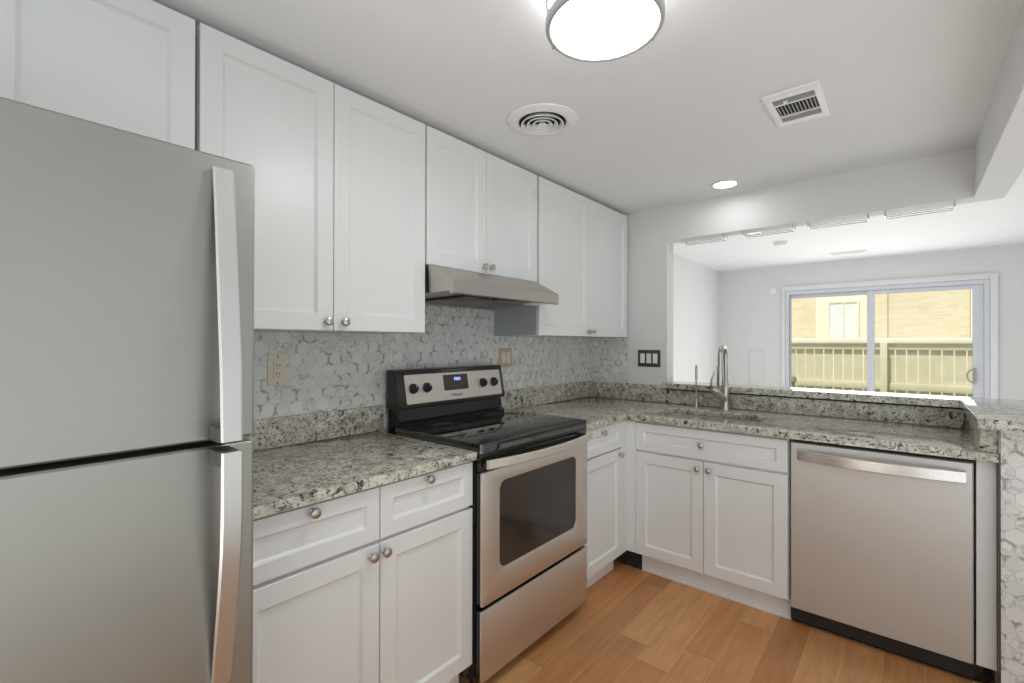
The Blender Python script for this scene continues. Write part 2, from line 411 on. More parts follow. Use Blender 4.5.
# far wall with the sliding door opening
DX0, DX1, DZ1 = 0.575, 2.545, 2.02
m = MB(); m.plate([(XL, 0), (DX0, 0), (DX0, DZ1), (DX1, DZ1), (DX1, 0), (5.0, 0), (5.0, 2.6), (XL, 2.6)], [], lambda s, t, n: (s, n, t), LY, LY + 0.12)
struct('wall_far', m, 'wall')
# unseen right and rear walls, window openings added to let daylight in
m = MB(); m.plate([(-5.1, 0), (LY, 0), (LY, 2.6), (-5.1, 2.6)], [[(-4.4, 0.45), (-0.8, 0.45), (-0.8, 2.2), (-4.4, 2.2)]], lambda s, t, n: (n, s, t), 5.0, 5.12)
struct('wall_dining_room', m, 'wall')
m = MB(); m.plate([(-0.12, 0), (5.0, 0), (5.0, 2.6), (-0.12, 2.6)], [[(1.0, 0.45), (4.2, 0.45), (4.2, 2.2), (1.0, 2.2)]], lambda s, t, n: (s, n, t), -5.12, -5.0)
struct('wall_rear', m, 'wall')
def simple_window(name, F, s0, s1, z0, z1):
    fr = MB().plate([(s0, z0), (s1, z0), (s1, z1), (s0, z1)], [[(s0 + .05, z0 + .05), ((s0 + s1) / 2 - .03, z0 + .05), ((s0 + s1) / 2 - .03, z1 - .05), (s0 + .05, z1 - .05)],
        [((s0 + s1) / 2 + .03, z0 + .05), (s1 - .05, z0 + .05), (s1 - .05, z1 - .05), ((s0 + s1) / 2 + .03, z1 - .05)]], F, 0.02, 0.08)
    w = struct(name, fr, 'trim')
    p = MB().plate([(s0 + .04, z0 + .04), (s1 - .04, z0 + .04), (s1 - .04, z1 - .04), (s0 + .04, z1 - .04)], [], F, 0.045, 0.05)
    return w, p
for nm, F, a, b in (('window_1', lambda s, t, n: (5.0 + n, s, t), -4.4, -0.8), ('window_2', lambda s, t, n: (s, -5.0 - n, t), 1.0, 4.2)):
    w, p = simple_window(nm, F, a + .002, b - .002, 0.452, 2.198)
    g = p.bm; org = WL[w.name]
    build('pane', p, 'glass', w, False)

# sliding glass door in the far wall
def FW(s, t, n): return (s, LY - n, t)     # n towards the kitchen
m = MB().plate([(DX0 + .001, 0.001), (DX1 - .001, 0.001), (DX1 - .001, DZ1 - .001), (DX0 + .001, DZ1 - .001)], [[(DX0 + .045, 0.045), (DX1 - .045, 0.045), (DX1 - .045, DZ1 - .05), (DX0 + .045, DZ1 - .05)]], FW, -0.115, 0.012, 0.004)
d1 = struct('door_1', m, 'vinyl')
def sash(name, s0, s1, n0, n1, wl, wr, zt):
    ms = MB().plate([(s0, 0.047), (s1, 0.047), (s1, zt), (s0, zt)], [[(s0 + wl, 0.14), (s1 - wr, 0.14), (s1 - wr, zt - .045), (s0 + wl, zt - .045)]], FW, n0, n1, 0.004)
    f = build(name, ms, 'vinyl', d1)
    build('pane', MB().plate([(s0 + wl - .008, .132), (s1 - wr + .008, .132), (s1 - wr + .008, zt - .037), (s0 + wl - .008, zt - .037)], [], FW, (n0 + n1) / 2 - .003, (n0 + n1) / 2 + .003), 'glass', f, False)
    return f
sash('fixed_sash', DX0 + .046, 1.532, -0.085, -0.052, 0.014, 0.06, DZ1 - .052)
sl = sash('sliding_sash', 1.466, DX1 - .046, -0.045, -0.008, 0.075, 0.088, DZ1 - .052)
hp = [FW(2.425 - 0.062 * math.sin(a), 0.948 + 0.078 * math.cos(a), 0.018) for a in [PI * k / 14 for k in range(15)]]
m = MB().tube(hp, 0.008, 10); m.box(2.416, 2.434, LY - 0.024, LY + 0.006, 0.86, 1.036, 0.004)
build('handle', m, 'grey_plastic', sl)
# casing round the sliding door
m = MB()
def casing(a, b, c, d): m.box(a, b, LY - 0.018, LY - 0.001, c, d, 0.004); 
casing(DX0 - 0.045, DX0 - 0.002, 0, DZ1 + 0.062); casing(DX1 + 0.002, DX1 + 0.062, 0, DZ1 + 0.062); casing(DX0 - 0.0019, DX1 + 0.0019, DZ1 + 0.002, DZ1 + 0.062)
m.box(DX0 - 0.045, DX0 - 0.032, LY - 0.026, LY - 0.0185, 0, DZ1 + 0.062, 0.003); m.box(DX1 + 0.044, DX1 + 0.062, LY - 0.026, LY - 0.0185, 0, DZ1 + 0.062, 0.003); m.box(DX0 - 0.0319, DX1 + 0.0439, LY - 0.026, LY - 0.0185, DZ1 + 0.044, DZ1 + 0.062, 0.003)
struct('trim_1', m, 'trim', smooth=True)
m = MB().box(XL + .001, DX0 - 0.064, LY - 0.014, LY - .001, 0, 0.09, 0.003); m.box(DX1 + 0.064, 4.99, LY - 0.014, LY - .001, 0, 0.09, 0.003)
struct('baseboard_far', m, 'trim', smooth=True)

# outdoors
struct('ground', MB().box(-14, 18, LY + 0.12, 24, -0.2, -0.06), 'concrete')

# ------------------------------------------------------------------ refrigerator
FY0, FY1, FX = -3.468, -2.709, 0.80
t = thing('refrigerator', (0.42, (FY0 + FY1) / 2, 0), 'stainless top-freezer refrigerator with two long curved handles standing left of the counter', 'refrigerator')
build('body', MB().box(0.03, 0.722, FY0 + 0.004, FY1 - 0.004, 0.03, 1.668, 0.006), 'fridge_side', t)
for fy in (FY0 + .06, FY1 - .06):
    for fx in (0.09, 0.66): build('foot', MB().lathe([(0.02, 0.0), (0.022, 0.012), (0.012, 0.015), (0.012, 0.032)], (fx, fy, 0), seg=14), 'black_matte', t)
build('kick_grille', MB().box(0.70, 0.735, FY0 + .02, FY1 - .02, 0.02, 0.075, 0.004), 'black_matte', t)
build('gasket', MB().box(0.722, 0.731, FY0 + .012, FY1 - .012, 0.09, 1.66, 0.002), 'gasket', t)
def fridge_door(name, z0, z1):
    ring = lambda z, i: [(p[0], p[1], z) for p in rrect(0.731 + i, FX - i, FY0 + i, FY1 - i, 0.006, 4)]
    mm = MB().loft([ring(z0, 0.004), ring(z0 + .004, 0), ring(z1 - .004, 0), ring(z1, 0.004)])
    return build(name, mm, 'steel_v', t)
fz = fridge_door('freezer_door', 1.110, 1.683); fd = fridge_door('fridge_door', 0.082, 1.0985)
def fridge_handle(parent, zs, xs):
    y0, y1 = -2.792, -2.753; th = 0.011
    rings = []
    for z, x in zip(zs, xs):
        rings.append([(x - th, y0 + .004, z), (x - th, y1 - .004, z), (x - .003, y1, z), (x, y1 - .004, z), (x, y0 + .004, z), (x - .003, y0, z)])
    build('handle', MB().loft(rings), 'steel_bright', parent)
def interp(tbl, n):
    out = []
    for k in range(n + 1):
        z = tbl[0][0] + (tbl[-1][0] - tbl[0][0]) * k / n
        for (a, xa), (b, xb) in zip(tbl, tbl[1:]):
            if min(a, b) - 1e-9 <= z <= max(a, b) + 1e-9:
                f = (z - a) / (b - a); out.append((z, xa + (xb - xa) * f)); break
    return [p[0] for p in out], [p[1] for p in out]
zs, xs = interp([(1.114, 0.862), (1.25, 0.855), (1.40, 0.840), (1.55, 0.824), (1.655, 0.811)], 18); fridge_handle(fz, zs, xs)
zs, xs = interp([(1.094, 0.864), (0.98, 0.864), (0.90, 0.860), (0.82, 0.848), (0.70, 0.826), (0.62, 0.811)], 18); fridge_handle(fd, zs, xs)
build('handle_bracket', MB().box(FX - .001, 0.850, -2.795, -2.757, 1.112, 1.142, 0.004), 'bracket', fz)
build('handle_bracket', MB().box(FX - .001, 0.852, -2.795, -2.757, 1.066, 1.096, 0.004), 'bracket', fd)
build('hinge_cap', MB().box(0.69, 0.728, FY1 - .05, FY1 - .004, 1.668, 1.682, 0.003), 'fridge_side', t)

# ------------------------------------------------------------------ wall cabinets
U = 0.338
def wall_cabinet(name, y0, y1, z0, z1, doors, knobs, label, depth=U):
    t = thing(name, (depth / 2, (y0 + y1) / 2, z0), label, 'wall cabinet', 'white wall cabinets under the ceiling')
    m = MB().box(0.001, depth - 0.021, y0 + .001, y1 - .001, z0 + .001, z1, 0.001, 1)
    build('body', m, 'cabinet', t)
    ds = []
    for (a, b) in doors: ds.append(build('door', MB().door(FL, a + .0015, b - .0015, z0, z1, depth - .020, depth), 'cabinet', t))
    for d, s, z in knobs: knob(FL, s, z, depth - .0005, ds[d])
    return t
wall_cabinet('wall_cabinet', -3.50, -2.689, 1.775, 2.209, [(-3.50, -3.095), (-3.095, -2.689)], [(0, -3.13, 1.81), (1, -3.07, 1.81)], 'short white two-door wall cabinet above the refrigerator')
wall_cabinet('wall_cabinet', -2.680, -1.870, 1.348, 2.209, [(-2.680, -2.275), (-2.275, -1.870)], [(0, -2.300, 1.379), (1, -2.238, 1.379)], 'tall white two-door wall cabinet between refrigerator and range hood, the widest one')
wall_cabinet('wall_cabinet', -1.864, -1.106, 1.633, 2.209, [(-1.864, -1.504), (-1.504, -1.106)], [(0, -1.527, 1.664), (1, -1.478, 1.664)], 'short white two-door wall cabinet directly above the range hood')
wc = wall_cabinet('wall_cabinet', -1.086, -0.012, 1.348, 2.209, [(-1.090, -0.563), (-0.563, -0.047)], [(0, -0.588, 1.378), (1, -0.536, 1.378)], 'tall white two-door wall cabinet in the corner, right of the range hood')
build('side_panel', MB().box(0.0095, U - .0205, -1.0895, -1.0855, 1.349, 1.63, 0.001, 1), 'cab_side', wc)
# scribe between cabinets and ceiling
# ------------------------------------------------------------------ range hood
t = thing('range_hood', (0.25, -1.488, 1.5), 'slim stainless under-cabinet range hood above the range', 'range hood')
def hood_ring(y, tp):
    return [(0.0105, y, 1.497), (0.0105, y, 1.631), (0.345, y, 1.631), (0.350, y, 1.626), (0.490, y + tp, 1.556), (0.4935, y + tp, 1.552), (0.4935, y + tp, 1.506), (0.490, y + tp, 1.503), (0.470, y + tp, 1.503), (0.470, y + tp, 1.515), (0.03, y, 1.510), (0.03, y, 1.497)]
build('hood_shell', MB().loft([hood_ring(-1.862, 0.006), hood_ring(-1.110, -0.020)]), 'steel_hood', t)
build('filter', MB().box(0.09, 0.40, -1.70, -1.30, 1.500, 1.510, 0.003), 'filter', t)
build('lamp_lens', MB().box(0.36, 0.43, -1.26, -1.17, 1.500, 1.511, 0.003), 'white_plastic', t)
for k in range(2): build('switch', MB().box(0.415, 0.435, -1.60 + k * .05, -1.575 + k * .05, 1.499, 1.511, 0.002), 'black_matte', t)

# ------------------------------------------------------------------ base cabinets
B = 0.625
CT = 0.905         # left worktop height
CB = 0.903         # corner worktop height
t = thing('base_cabinet', (0.31, -2.285, 0), 'white base cabinet with two drawers over two doors beside the refrigerator', 'base cabinet')
build('body', MB().box(0.001, B - .021, -2.695, -1.880, 0.105, 0.874), 'cabinet', t)
build('toe_kick', MB().box(0.001, 0.555, -2.693, -1.882, 0.0, 0.104), 'cabinet', t)
for a, b, ks, kd in ((-2.690, -2.281, -2.494, -2.312), (-2.277, -1.879, -2.094, -2.266)):
    d = build('drawer', MB().door(FL, a, b, 0.704, 0.864, B - .020, B, 0.045), 'cabinet', t); knob(FL, ks, 0.850 if a > -2.5 else 0.847, B - .0005, d)
    d = build('door', MB().door(FL, a, b, 0.114, 0.692, B - .020, B), 'cabinet', t); knob(FL, kd, 0.664, B - .0005, d)
t = thing('base_cabinet', (0.31, -0.87, 0), 'narrow white base cabinet with one drawer and one door, right of the range', 'base cabinet')
build('body', MB().box(0.001, B - .021, -1.111, -0.632, 0.105, 0.869), 'cabinet', t)
build('toe_kick', MB().box(0.001, 0.555, -1.109, -0.66, 0.0, 0.104), 'cabinet', t)
d = build('drawer', MB().door(FL, -1.109, -0.690, 0.722, 0.862, B - .020, B, 0.042), 'cabinet', t); knob(FL, -0.915, 0.832, B - .0005, d)
d = build('door', MB().door(FL, -1.109, -0.690, 0.114, 0.710, B - .020, B), 'cabinet', t); knob(FL, -0.722, 0.682, B - .0005, d)
build('corner_filler', MB().box(B - .022, B - .002, -0.687, -0.604, 0.114, 0.862), 'cabinet', t)
t = thing('base_cabinet', (1.03, -0.31, 0), 'white sink base cabinet with one wide false drawer front over two doors', 'base cabinet')
build('body', MB().box(0.632, 1.436, -B + .0205, -0.001, 0.105, 0.70), 'cabinet', t)
build('top_rail', MB().box(0.632, 1.436, -B + .021, -B + .045, 0.70, 0.869), 'cabinet', t)
build('toe_kick', MB().box(0.690, 1.436, -0.568, -0.55, 0.0, 0.104), 'cabinet', t)
build('corner_filler', MB().box(B - .0015, 0.6755, -B + .002, -B + .020, 0.114, 0.862), 'cabinet', t)
d = build('drawer_front', MB().door(FB, 0.678, 1.432, 0.704, 0.856, B - .020, B, 0.045), 'cabinet', t); knob(FB, 1.043, 0.778, B - .0005, d)
for a, b, k in ((0.678, 1.049, 1.022), (1.052, 1.432, 1.080)):
    d = build('door', MB().door(FB, a, b, 0.114, 0.692, B - .020, B), 'cabinet', t); knob(FB, k, 0.654, B - .0005, d)
tag(build('corner_toe_shade', MB().box(0.557, 0.688, -0.566, -0.55, 0.0, 0.102), 'dark'), 'dark block standing in for the shade of the toe space in the corner between the two white cabinet runs', 'shade block')  # dark block put in for the shade of the corner void
tag(build('filler_panel', MB().box(2.0575, 2.1125, -0.612, -0.595, 0.086, 0.868, 0.0015, 1), 'cabinet'), 'narrow white upright filler panel between dishwasher and tiled wall end', 'panel')

# ------------------------------------------------------------------ granite
m = MB().plate([(0.002, -2.702), (0.645, -2.702), (0.645, -1.8775), (0.002, -1.8775)], [], FT, CT - .030, CT, 0.006, 3)
t = tag(build('countertop', m, 'granite'), 'short speckled granite countertop between refrigerator and range', 'countertop')
WL[t.name] = WL[t.name]
tag(build('backsplash_strip', MB().box(0.0015, 0.0215, -2.702, -1.852, CT + .0005, 1.019, 0.003), 'granite'), 'short granite backsplash strip left of the range under the outlet', 'backsplash')
SX0, SX1, SY0, SY1 = 0.735, 1.272, -0.50, -0.225
m = MB().plate([(0.002, -0.002), (0.002, -1.1125), (0.645, -1.1125), (0.645, -0.652), (2.113, -0.652), (2.113, -0.002)], [rrect(SX0, SX1, SY0, SY1, 0.06, 8)], FT, CB - .033, CB, 0.006, 3)
t = tag(build('countertop', m, 'granite'), 'long L-shaped speckled granite countertop with the sink cut into it', 'countertop')
tag(build('backsplash_strip', MB().box(0.0015, 0.0215, -1.1125, -0.0225, CB + .0005, 1.018, 0.003), 'granite'), 'granite backsplash strip right of the range, below the almond switch plate', 'backsplash')
m = MB().plate([(0.0015, CB + .0005), (2.064, CB + .0005), (2.064, 0.9925), (0.5985, 0.9925), (0.5985, 1.018), (0.0015, 1.018)], [], lambda s, q, n: (s, -n, q), 0.0015, 0.0215, 0.002, 2)
tag(build('backsplash_strip', m, 'granite'), 'long granite backsplash strip behind the sink and faucet', 'backsplash')
tag(build('backsplash_strip', MB().box(2.0645, 2.113, -0.640, -0.002, CB + .0005, 1.0025, 0.003), 'granite'), 'short granite upstand at the right end of the counter above the dishwasher', 'backsplash')
BT = 1.040
m = MB().plate([(0.599, -0.062), (2.050, -0.062), (2.050, -0.765), (2.42, -0.765), (2.42, 0.16), (0.608, 0.16), (0.608, -0.0015), (0.599, -0.0015)], [], FT, BT - .0355, BT, 0.005, 3)
t = tag(build('bar_top', m, 'granite'), 'raised granite bar ledge running along the pass-through and turning the corner', 'bar top')

build('shadow_strip', MB().box(0.603, 2.062, -0.020, -0.002, 0.9935, 1.0035), 'dark', t)  # dark strip added to draw the shadow line under the bar edge

# ------------------------------------------------------------------ tile
m = MB().box(0.0012, 0.0092, -2.70, -0.0095, 1.0195, 1.3475); m.box(0.0012, 0.0092, -1.864, -1.0895, 1.3475, 1.51)
m.box(0.0012, 0.0092, -1.851, -1.1135, 0.91, 1.0193)
tag(build('tile_backsplash', m, 'tile', smooth=False), 'grey-veined white marble hexagon tile backsplash on the long wall behind the range', 'backsplash')
m = MB().box(0.0094, 0.327, -0.0092, -0.0012, 1.0195, 1.3475)
tag(build('tile_backsplash', m, 'tile', smooth=False), 'short piece of marble hexagon tile in the corner beside the bronze switch plate', 'backsplash')
m = MB().box(2.119, 2.236, -0.650, -0.6395, 0.0, 0.998)
t = tag(build('wall_tile', m, 'tile', smooth=False), 'white marble hexagon tile covering the end of the bar wall beside the dishwasher', 'wall tile')
build('edge_strip', MB().box(2.1135, 2.1185, -0.652, -0.614, 0.0, 0.90), 'bronze', t)

# ------------------------------------------------------------------ range
RY0, RY1 = -1.8745, -1.126
t = thing('range', (0.33, (RY0 + RY1) / 2, 0), 'stainless and black freestanding electric range with a glass cooktop', 'range')
build('body', MB().box(0.03, 0.628, RY0 + .003, RY1 - .003, 0.04, 0.895, 0.003), 'black', t)
for fy in (RY0 + .05, RY1 - .05):
    for fx in (0.09, 0.58): build('foot', MB().lathe([(0.018, 0.0), (0.02, 0.01), (0.011, 0.014), (0.011, 0.042)], (fx, fy, 0), seg=14), 'black_matte', t)
m = MB().plate(rrect(0.13, 0.662, RY0 + .001, RY1 - .001, 0.012, 4), [], FT, 0.897, 0.932, 0.004, 2)
ck = build('cooktop', m, 'cooktop', t)
build('front_trim', MB().box(0.629, 0.659, RY0 + .002, RY1 - .002, 0.868, 0.8965, 0.003), 'black', t)
for cx_, cy_, r_ in ((0.50, -1.68, 0.105), (0.50, -1.30, 0.085), (0.27, -1.68, 0.078), (0.27, -1.30, 0.10)):
    mr = MB().loft([[(cx_ + (r_ + dr) * math.cos(2 * PI * k / 48), cy_ + (r_ + dr) * math.sin(2 * PI * k / 48), zz) for k in range(48)] for dr, zz in ((0, .9318), (.0025, .9318), (.0025, .9324), (0, .9324))], False, True)
    build('burner_ring', mr, 'ring', ck)
# riser and control console
def yz_prism(prof, y0, y1): return MB().loft([[(x, y0, z) for x, z in prof], [(x, y1, z) for x, z in prof]])
build('riser', yz_prism([(0.03, 0.895), (0.128, 0.895), (0.128, 0.940), (0.110, 0.948), (0.102, 1.003), (0.03, 1.003)], RY0 + .042, RY1 - .010), 'black', t)
build('console', yz_prism([(0.03, 1.003), (0.118, 1.003), (0.124, 1.007), (0.125, 1.013), (0.094, 1.174), (0.090, 1.179), (0.082, 1.181), (0.03, 1.181)], RY0 + .033, RY1), 'console', t)
gd = Vector((0.094 - 0.125, 0, 1.174 - 1.013)); gl = gd.length; gd.normalize(); gn = Vector((gd.z, 0, -gd.x))
def FC(s, v, n):       # v up the slanted console face (metres from its lower edge), n outwards
    p = Vector((0.125, s, 1.013)) + gd * v + gn * n; return (p.x, p.y, p.z)
cp = build('control_panel', MB().plate(rrect(-1.800, -1.150, 0.010, 0.147, 0.006, 3), [], FC, 0.0003, 0.004, 0.001, 1), 'steel_h', t)
for ky in (-1.757, -1.677, -1.293, -1.208):
    o = Vector(FC(ky, 0.081, 0.004))
    mk = MB().lathe([(0.024, 0.0), (0.024, 0.003), (0.020, 0.005), (0.0185, 0.018), (0.016, 0.021), (0.0, 0.0215)], o, gn, 26)
    c0 = [FC(ky - .0045, 0.081 - .019, .024), FC(ky + .0045, 0.081 - .019, .024), FC(ky + .0045, 0.081 + .019, .024), FC(ky - .0045, 0.081 + .019, .024)]
    c1 = [FC(ky - .003, 0.081 - .018, .031), FC(ky + .003, 0.081 - .018, .031), FC(ky + .003, 0.081 + .018, .031), FC(ky - .003, 0.081 + .018, .031)]
    cb = [FC(ky - .0055, 0.081 - .019, .019), FC(ky + .0055, 0.081 - .019, .019), FC(ky + .0055, 0.081 + .019, .019), FC(ky - .0055, 0.081 + .019, .019)]
    mk.loft([cb, c0, c1])
    kb = build('knob', mk, 'black_matte', cp)
    build('pointer', MB().plate([(ky - .001, .081 + .004), (ky + .001, .081 + .004), (ky + .001, .081 + .017), (ky - .001, .081 + .017)], [], FC, .0305, .0316), 'white_plastic', t)
dp = build('display', MB().plate(rrect(-1.568, -1.404, 0.058, 0.135, 0.003, 2), [], FC, 0.004, 0.007, 0.001, 1), 'display', t)
def console_matrix(s, v, n):
    m4 = Matrix((Vector((0, 1, 0)), gd, gn)).transposed().to_4x4(); m4.translation = Vector(FC(s, v, n)); return m4
text_mesh('digits', '12:51', 0.022, console_matrix(-1.478, 0.112, 0.0075), 'digits', dp)
text_mesh('lettering', 'Whirlpool', 0.017, console_matrix(-1.488, 0.033, 0.0045), 'print', cp, 0.0003)
# oven door with a rounded window
R0, R1 = 0.633, 0.665
WY0, WY1, WZ0, WZ1 = -1.772, -1.230, 0.440, 0.775
ad = build('oven_door', MB().plate(rrect(RY0 + .004, RY1 - .004, 0.330, 0.826, 0.006, 3), [rrect(WY0, WY1, WZ0, WZ1, 0.035, 6)], FL, R1 - .009, R1, 0.003, 2), 'steel_h', t)
build('door_core', MB().plate(rrect(RY0 + .006, RY1 - .006, 0.332, 0.824, 0.006, 3), [], FL, R0, R1 - .0095), 'black', ad)
build('window', MB().plate(rrect(WY0 + .001, WY1 - .001, WZ0 + .001, WZ1 - .001, 0.034, 6), [], FL, R1 - .0093, R1 - .004), 'oven_glass', ad)
build('door_top_trim', MB().box(R0, R1 - .006, RY0 + .004, RY1 - .004, 0.8275, 0.866, 0.003), 'black', ad)
def bow_handle(parent, F, s0, s1, z0, z1, nb, na, mat, th=0.012, n_=24, sag=0.0):
    rings = []
    for k in range(n_ + 1):
        q = k / n_; s = s0 + (s1 - s0) * q; b = 4 * q * (1 - q); n = nb + (na - nb) * b; dz = sag * b
        rings.append([F(s, z0 + .002 + dz, n - th), F(s, z1 - .002 + dz, n - th), F(s, z1 + dz, n - th + .003), F(s, z1 + dz, n - .003), F(s, z1 - .003 + dz, n), F(s, z0 + .003 + dz, n), F(s, z0 + dz, n - .003), F(s, z0 + dz, n - th + .003)])
    return build('handle', MB().loft(rings), mat, parent)
bow_handle(ad, FL, -1.864, -1.128, 0.842, 0.876, 0.692, 0.738, 'steel_h', 0.012)
for s in (-1.852, -1.140): build('handle_post', MB().box(R1 - .006, 0.684, s - .012, s + .012, 0.846, 0.862, 0.003), 'black', ad)
sd = build('storage_drawer', MB().plate(rrect(RY0 + .004, RY1 - .004, 0.052, 0.314, 0.005, 3), [], FL, R1 - .010, R1 - .001, 0.003, 2), 'steel_h', t)
build('drawer_core', MB().box(R0, R1 - .0105, RY0 + .006, RY1 - .006, 0.054, 0.312), 'black', sd)

# ------------------------------------------------------------------ dishwasher
DW0, DW1 = 1.4395, 2.0545
t = thing('dishwasher', ((DW0 + DW1) / 2, -0.33, 0), 'stainless dishwasher with a bowed bar handle under the corner counter', 'dishwasher')
build('body', MB().box(DW0, DW1, -0.59, -0.04, 0.02, 0.859), 'black_matte', t)
ring = lambda n, i: [FB(p[0], p[1], n) for p in rrect(DW0 + .004 + i, DW1 - .004 - i, 0.087 + i, 0.853 - i, 0.004, 3)]
dd = build('door', MB().loft([ring(0.592, 0), ring(0.620, 0), ring(0.625, 0.004)]), 'steel_dw', t)
bow_handle(dd, FB, 1.474, 2.028, 0.776, 0.822, 0.650, 0.688, 'steel_bar', 0.012)
for s in (1.486, 2.016): build('handle_post', MB().box(s - .010, s + .010, -0.640, -0.6245, 0.787, 0.812, 0.002), 'steel_bright', dd)
build('toe_panel', MB().box(DW0 + .004, 2.098, -0.572, -0.5905 + .03, 0.004, 0.085, 0.002), 'black', t)
build('sticker', MB().box(2.020, 2.034, -0.5730, -0.5722, 0.028, 0.046), 'white_plastic', t)

# ------------------------------------------------------------------ sink, faucet, filter tap
t = thing('sink', ((SX0 + SX1) / 2, (SY0 + SY1) / 2, 0.70), 'undermount stainless kitchen sink set in the granite counter', 'sink')
def sr(i, z, r=0.06): return [(p[0], p[1], z) for p in rrect(SX0 + i, SX1 - i, SY0 + i, SY1 - i, max(0.02, r - i * .3), 8)]
build('bowl', MB().loft([sr(0.03, 0.706), sr(0.002, 0.725), sr(-0.002, 0.855), sr(-0.018, 0.866), sr(-0.018, 0.869), sr(0.003, 0.869), sr(0.006, 0.735), sr(0.03, 0.712)]), 'steel_h', t)
build('drain', MB().lathe([(0.045, 0.7125), (0.045, 0.7155), (0.036, 0.7165), (0.03, 0.7145), (0.0, 0.7145)], (1.0, -0.36, 0), seg=28), 'chrome', t)
t = thing('faucet', (1.02, -0.13, CB), 'brushed nickel gooseneck pull-down faucet with side lever behind the sink', 'faucet')
fx, fy = 1.02, -0.13
build('body', MB().lathe([(0.030, 0), (0.030, 0.004), (0.025, 0.008), (0.0225, 0.02), (0.021, 0.09), (0.019, 0.17), (0.0165, 0.176)], (fx, fy, CB), seg=28), 'nickel', t)
R = 0.052; pts = [(fx, fy, CB + .176), (fx, fy, 1.222)]
for k in range(1, 17):
    a = PI * k / 16; pts.append((fx, fy - R + R * math.cos(a), 1.234 + R * math.sin(a)))
pts.append((fx, fy - 2 * R, 1.165))
build('spout', MB().tube(pts, 0.0135, 14), 'nickel', t)
build('spray_head', MB().lathe([(0.0135, 0.166), (0.0175, 0.158), (0.0185, 0.10), (0.0195, 0.055), (0.018, 0.045), (0.014, 0.043)], (fx, fy - 2 * R, 1.012), seg=22), 'nickel', t)
hd = build('handle_hub', MB().tube([(fx - .005, fy - .008, 0.965), (fx - .030, fy - .045, 1.005), (fx - .048, fy - .072, 1.033), (fx - .052, fy - .078, 1.040)], [0.021, 0.024, 0.019, 0.012], 16), 'nickel', t)
build('lever', MB().tube([(fx - .050, fy - .075, 1.030), (fx - .056, fy - .090, 1.062), (fx - .050, fy - .094, 1.095), (fx - .040, fy - .090, 1.118), (fx - .036, fy - .092, 1.140)], [0.008, 0.0065, 0.006, 0.0055, 0.0045], 10), 'nickel', t)
t = thing('filter_tap', (0.842, -0.115, CB), 'slim brushed nickel gooseneck water filter tap left of the faucet', 'tap')
tx, ty = 0.842, -0.115; ddx, ddy = 0.322, -0.947
build('base', MB().lathe([(0.019, 0), (0.019, 0.004), (0.012, 0.010), (0.010, 0.05), (0.0065, 0.056)], (tx, ty, CB), seg=20), 'nickel', t)
R = 0.026; pts = [(tx, ty, CB + .052), (tx, ty, 1.125)]
for k in range(1, 13):
    a = PI * k / 12; pts.append((tx + ddx * R * (1 - math.cos(a)), ty + ddy * R * (1 - math.cos(a)), 1.140 + R * math.sin(a)))
pts.append((tx + ddx * 2 * R, ty + ddy * 2 * R, 1.085))
build('spout', MB().tube(pts, [0.0045, 0.0055] + [0.0075] * 12 + [0.0085], 10), 'nickel', t)
build('lever', MB().tube([(tx - .008, ty, CB + .036), (tx - .022, ty - .012, CB + .040), (tx - .036, ty - .022, CB + .046)], [0.0045, 0.004, 0.0035], 8), 'nickel', t)

# ------------------------------------------------------------------ wall plates
t = thing('outlet', (0.012, -2.323, 1.141), 'almond duplex wall outlet in the hexagon tile beside the refrigerator', 'outlet')
build('cover_plate', MB().plate(rrect(-2.361, -2.288, 1.142, 1.262, 0.004, 3), [], FL, 0.0095, 0.0145, 0.0025, 2), 'almond', t)
rc = build('receptacle', MB().plate(rrect(-2.3405, -2.3075, 1.168, 1.236, 0.003, 3), [], FL, 0.0146, 0.0175, 0.001, 1), 'almond', t)
m = MB()
for zc in (1.186, 1.218):
    for dy in (-.006, .006): m.box(0.0172, 0.0180, -2.324 + dy - .0014, -2.324 + dy + .0014, zc - .004, zc + .006)
    m.lathe([(0.0026, 0), (0.0026, 0.0008)], (0.0172, -2.324, zc - .010), (1, 0, 0), 10)
build('slots', m, 'black_matte', rc)
for zc in (1.152, 1.252): build('screw', MB().lathe([(0.0035, 0), (0.003, 0.0012), (0, 0.0014)], (0.0145, -2.3245, zc), (1, 0, 0), 12), 'bronze', t)
t = thing('light_switch', (0.012, -0.99, 1.159), 'almond two-gang switch plate on the tile right of the range', 'light switch')
build('cover_plate', MB().plate(rrect(-1.050, -0.932, 1.160, 1.275, 0.004, 3), [], FL, 0.0095, 0.0145, 0.0025, 2), 'tan_plate', t)
for yc in (-1.014, -0.968): build('rocker', MB().plate(rrect(yc - .0165, yc + .0165, 1.184, 1.251, 0.003, 3), [], FL, 0.0146, 0.018, 0.0015, 1), 'almond', t)
t = thing('light_switch', (0.479, -0.005, 1.143), 'dark bronze three-gang switch plate on the wall left of the pass-through', 'light switch')
build('cover_plate', MB().plate(rrect(0.398, 0.561, 1.142, 1.259, 0.004, 3), [], FB, 0.0012, 0.0065, 0.0025, 2), 'bronze', t)
for xc in (0.4335, 0.4795, 0.5255): build('rocker', MB().plate(rrect(xc - .0165, xc + .0165, 1.167, 1.234, 0.003, 3), [], FB, 0.0066, 0.010, 0.0015, 1), 'white_plastic', t)

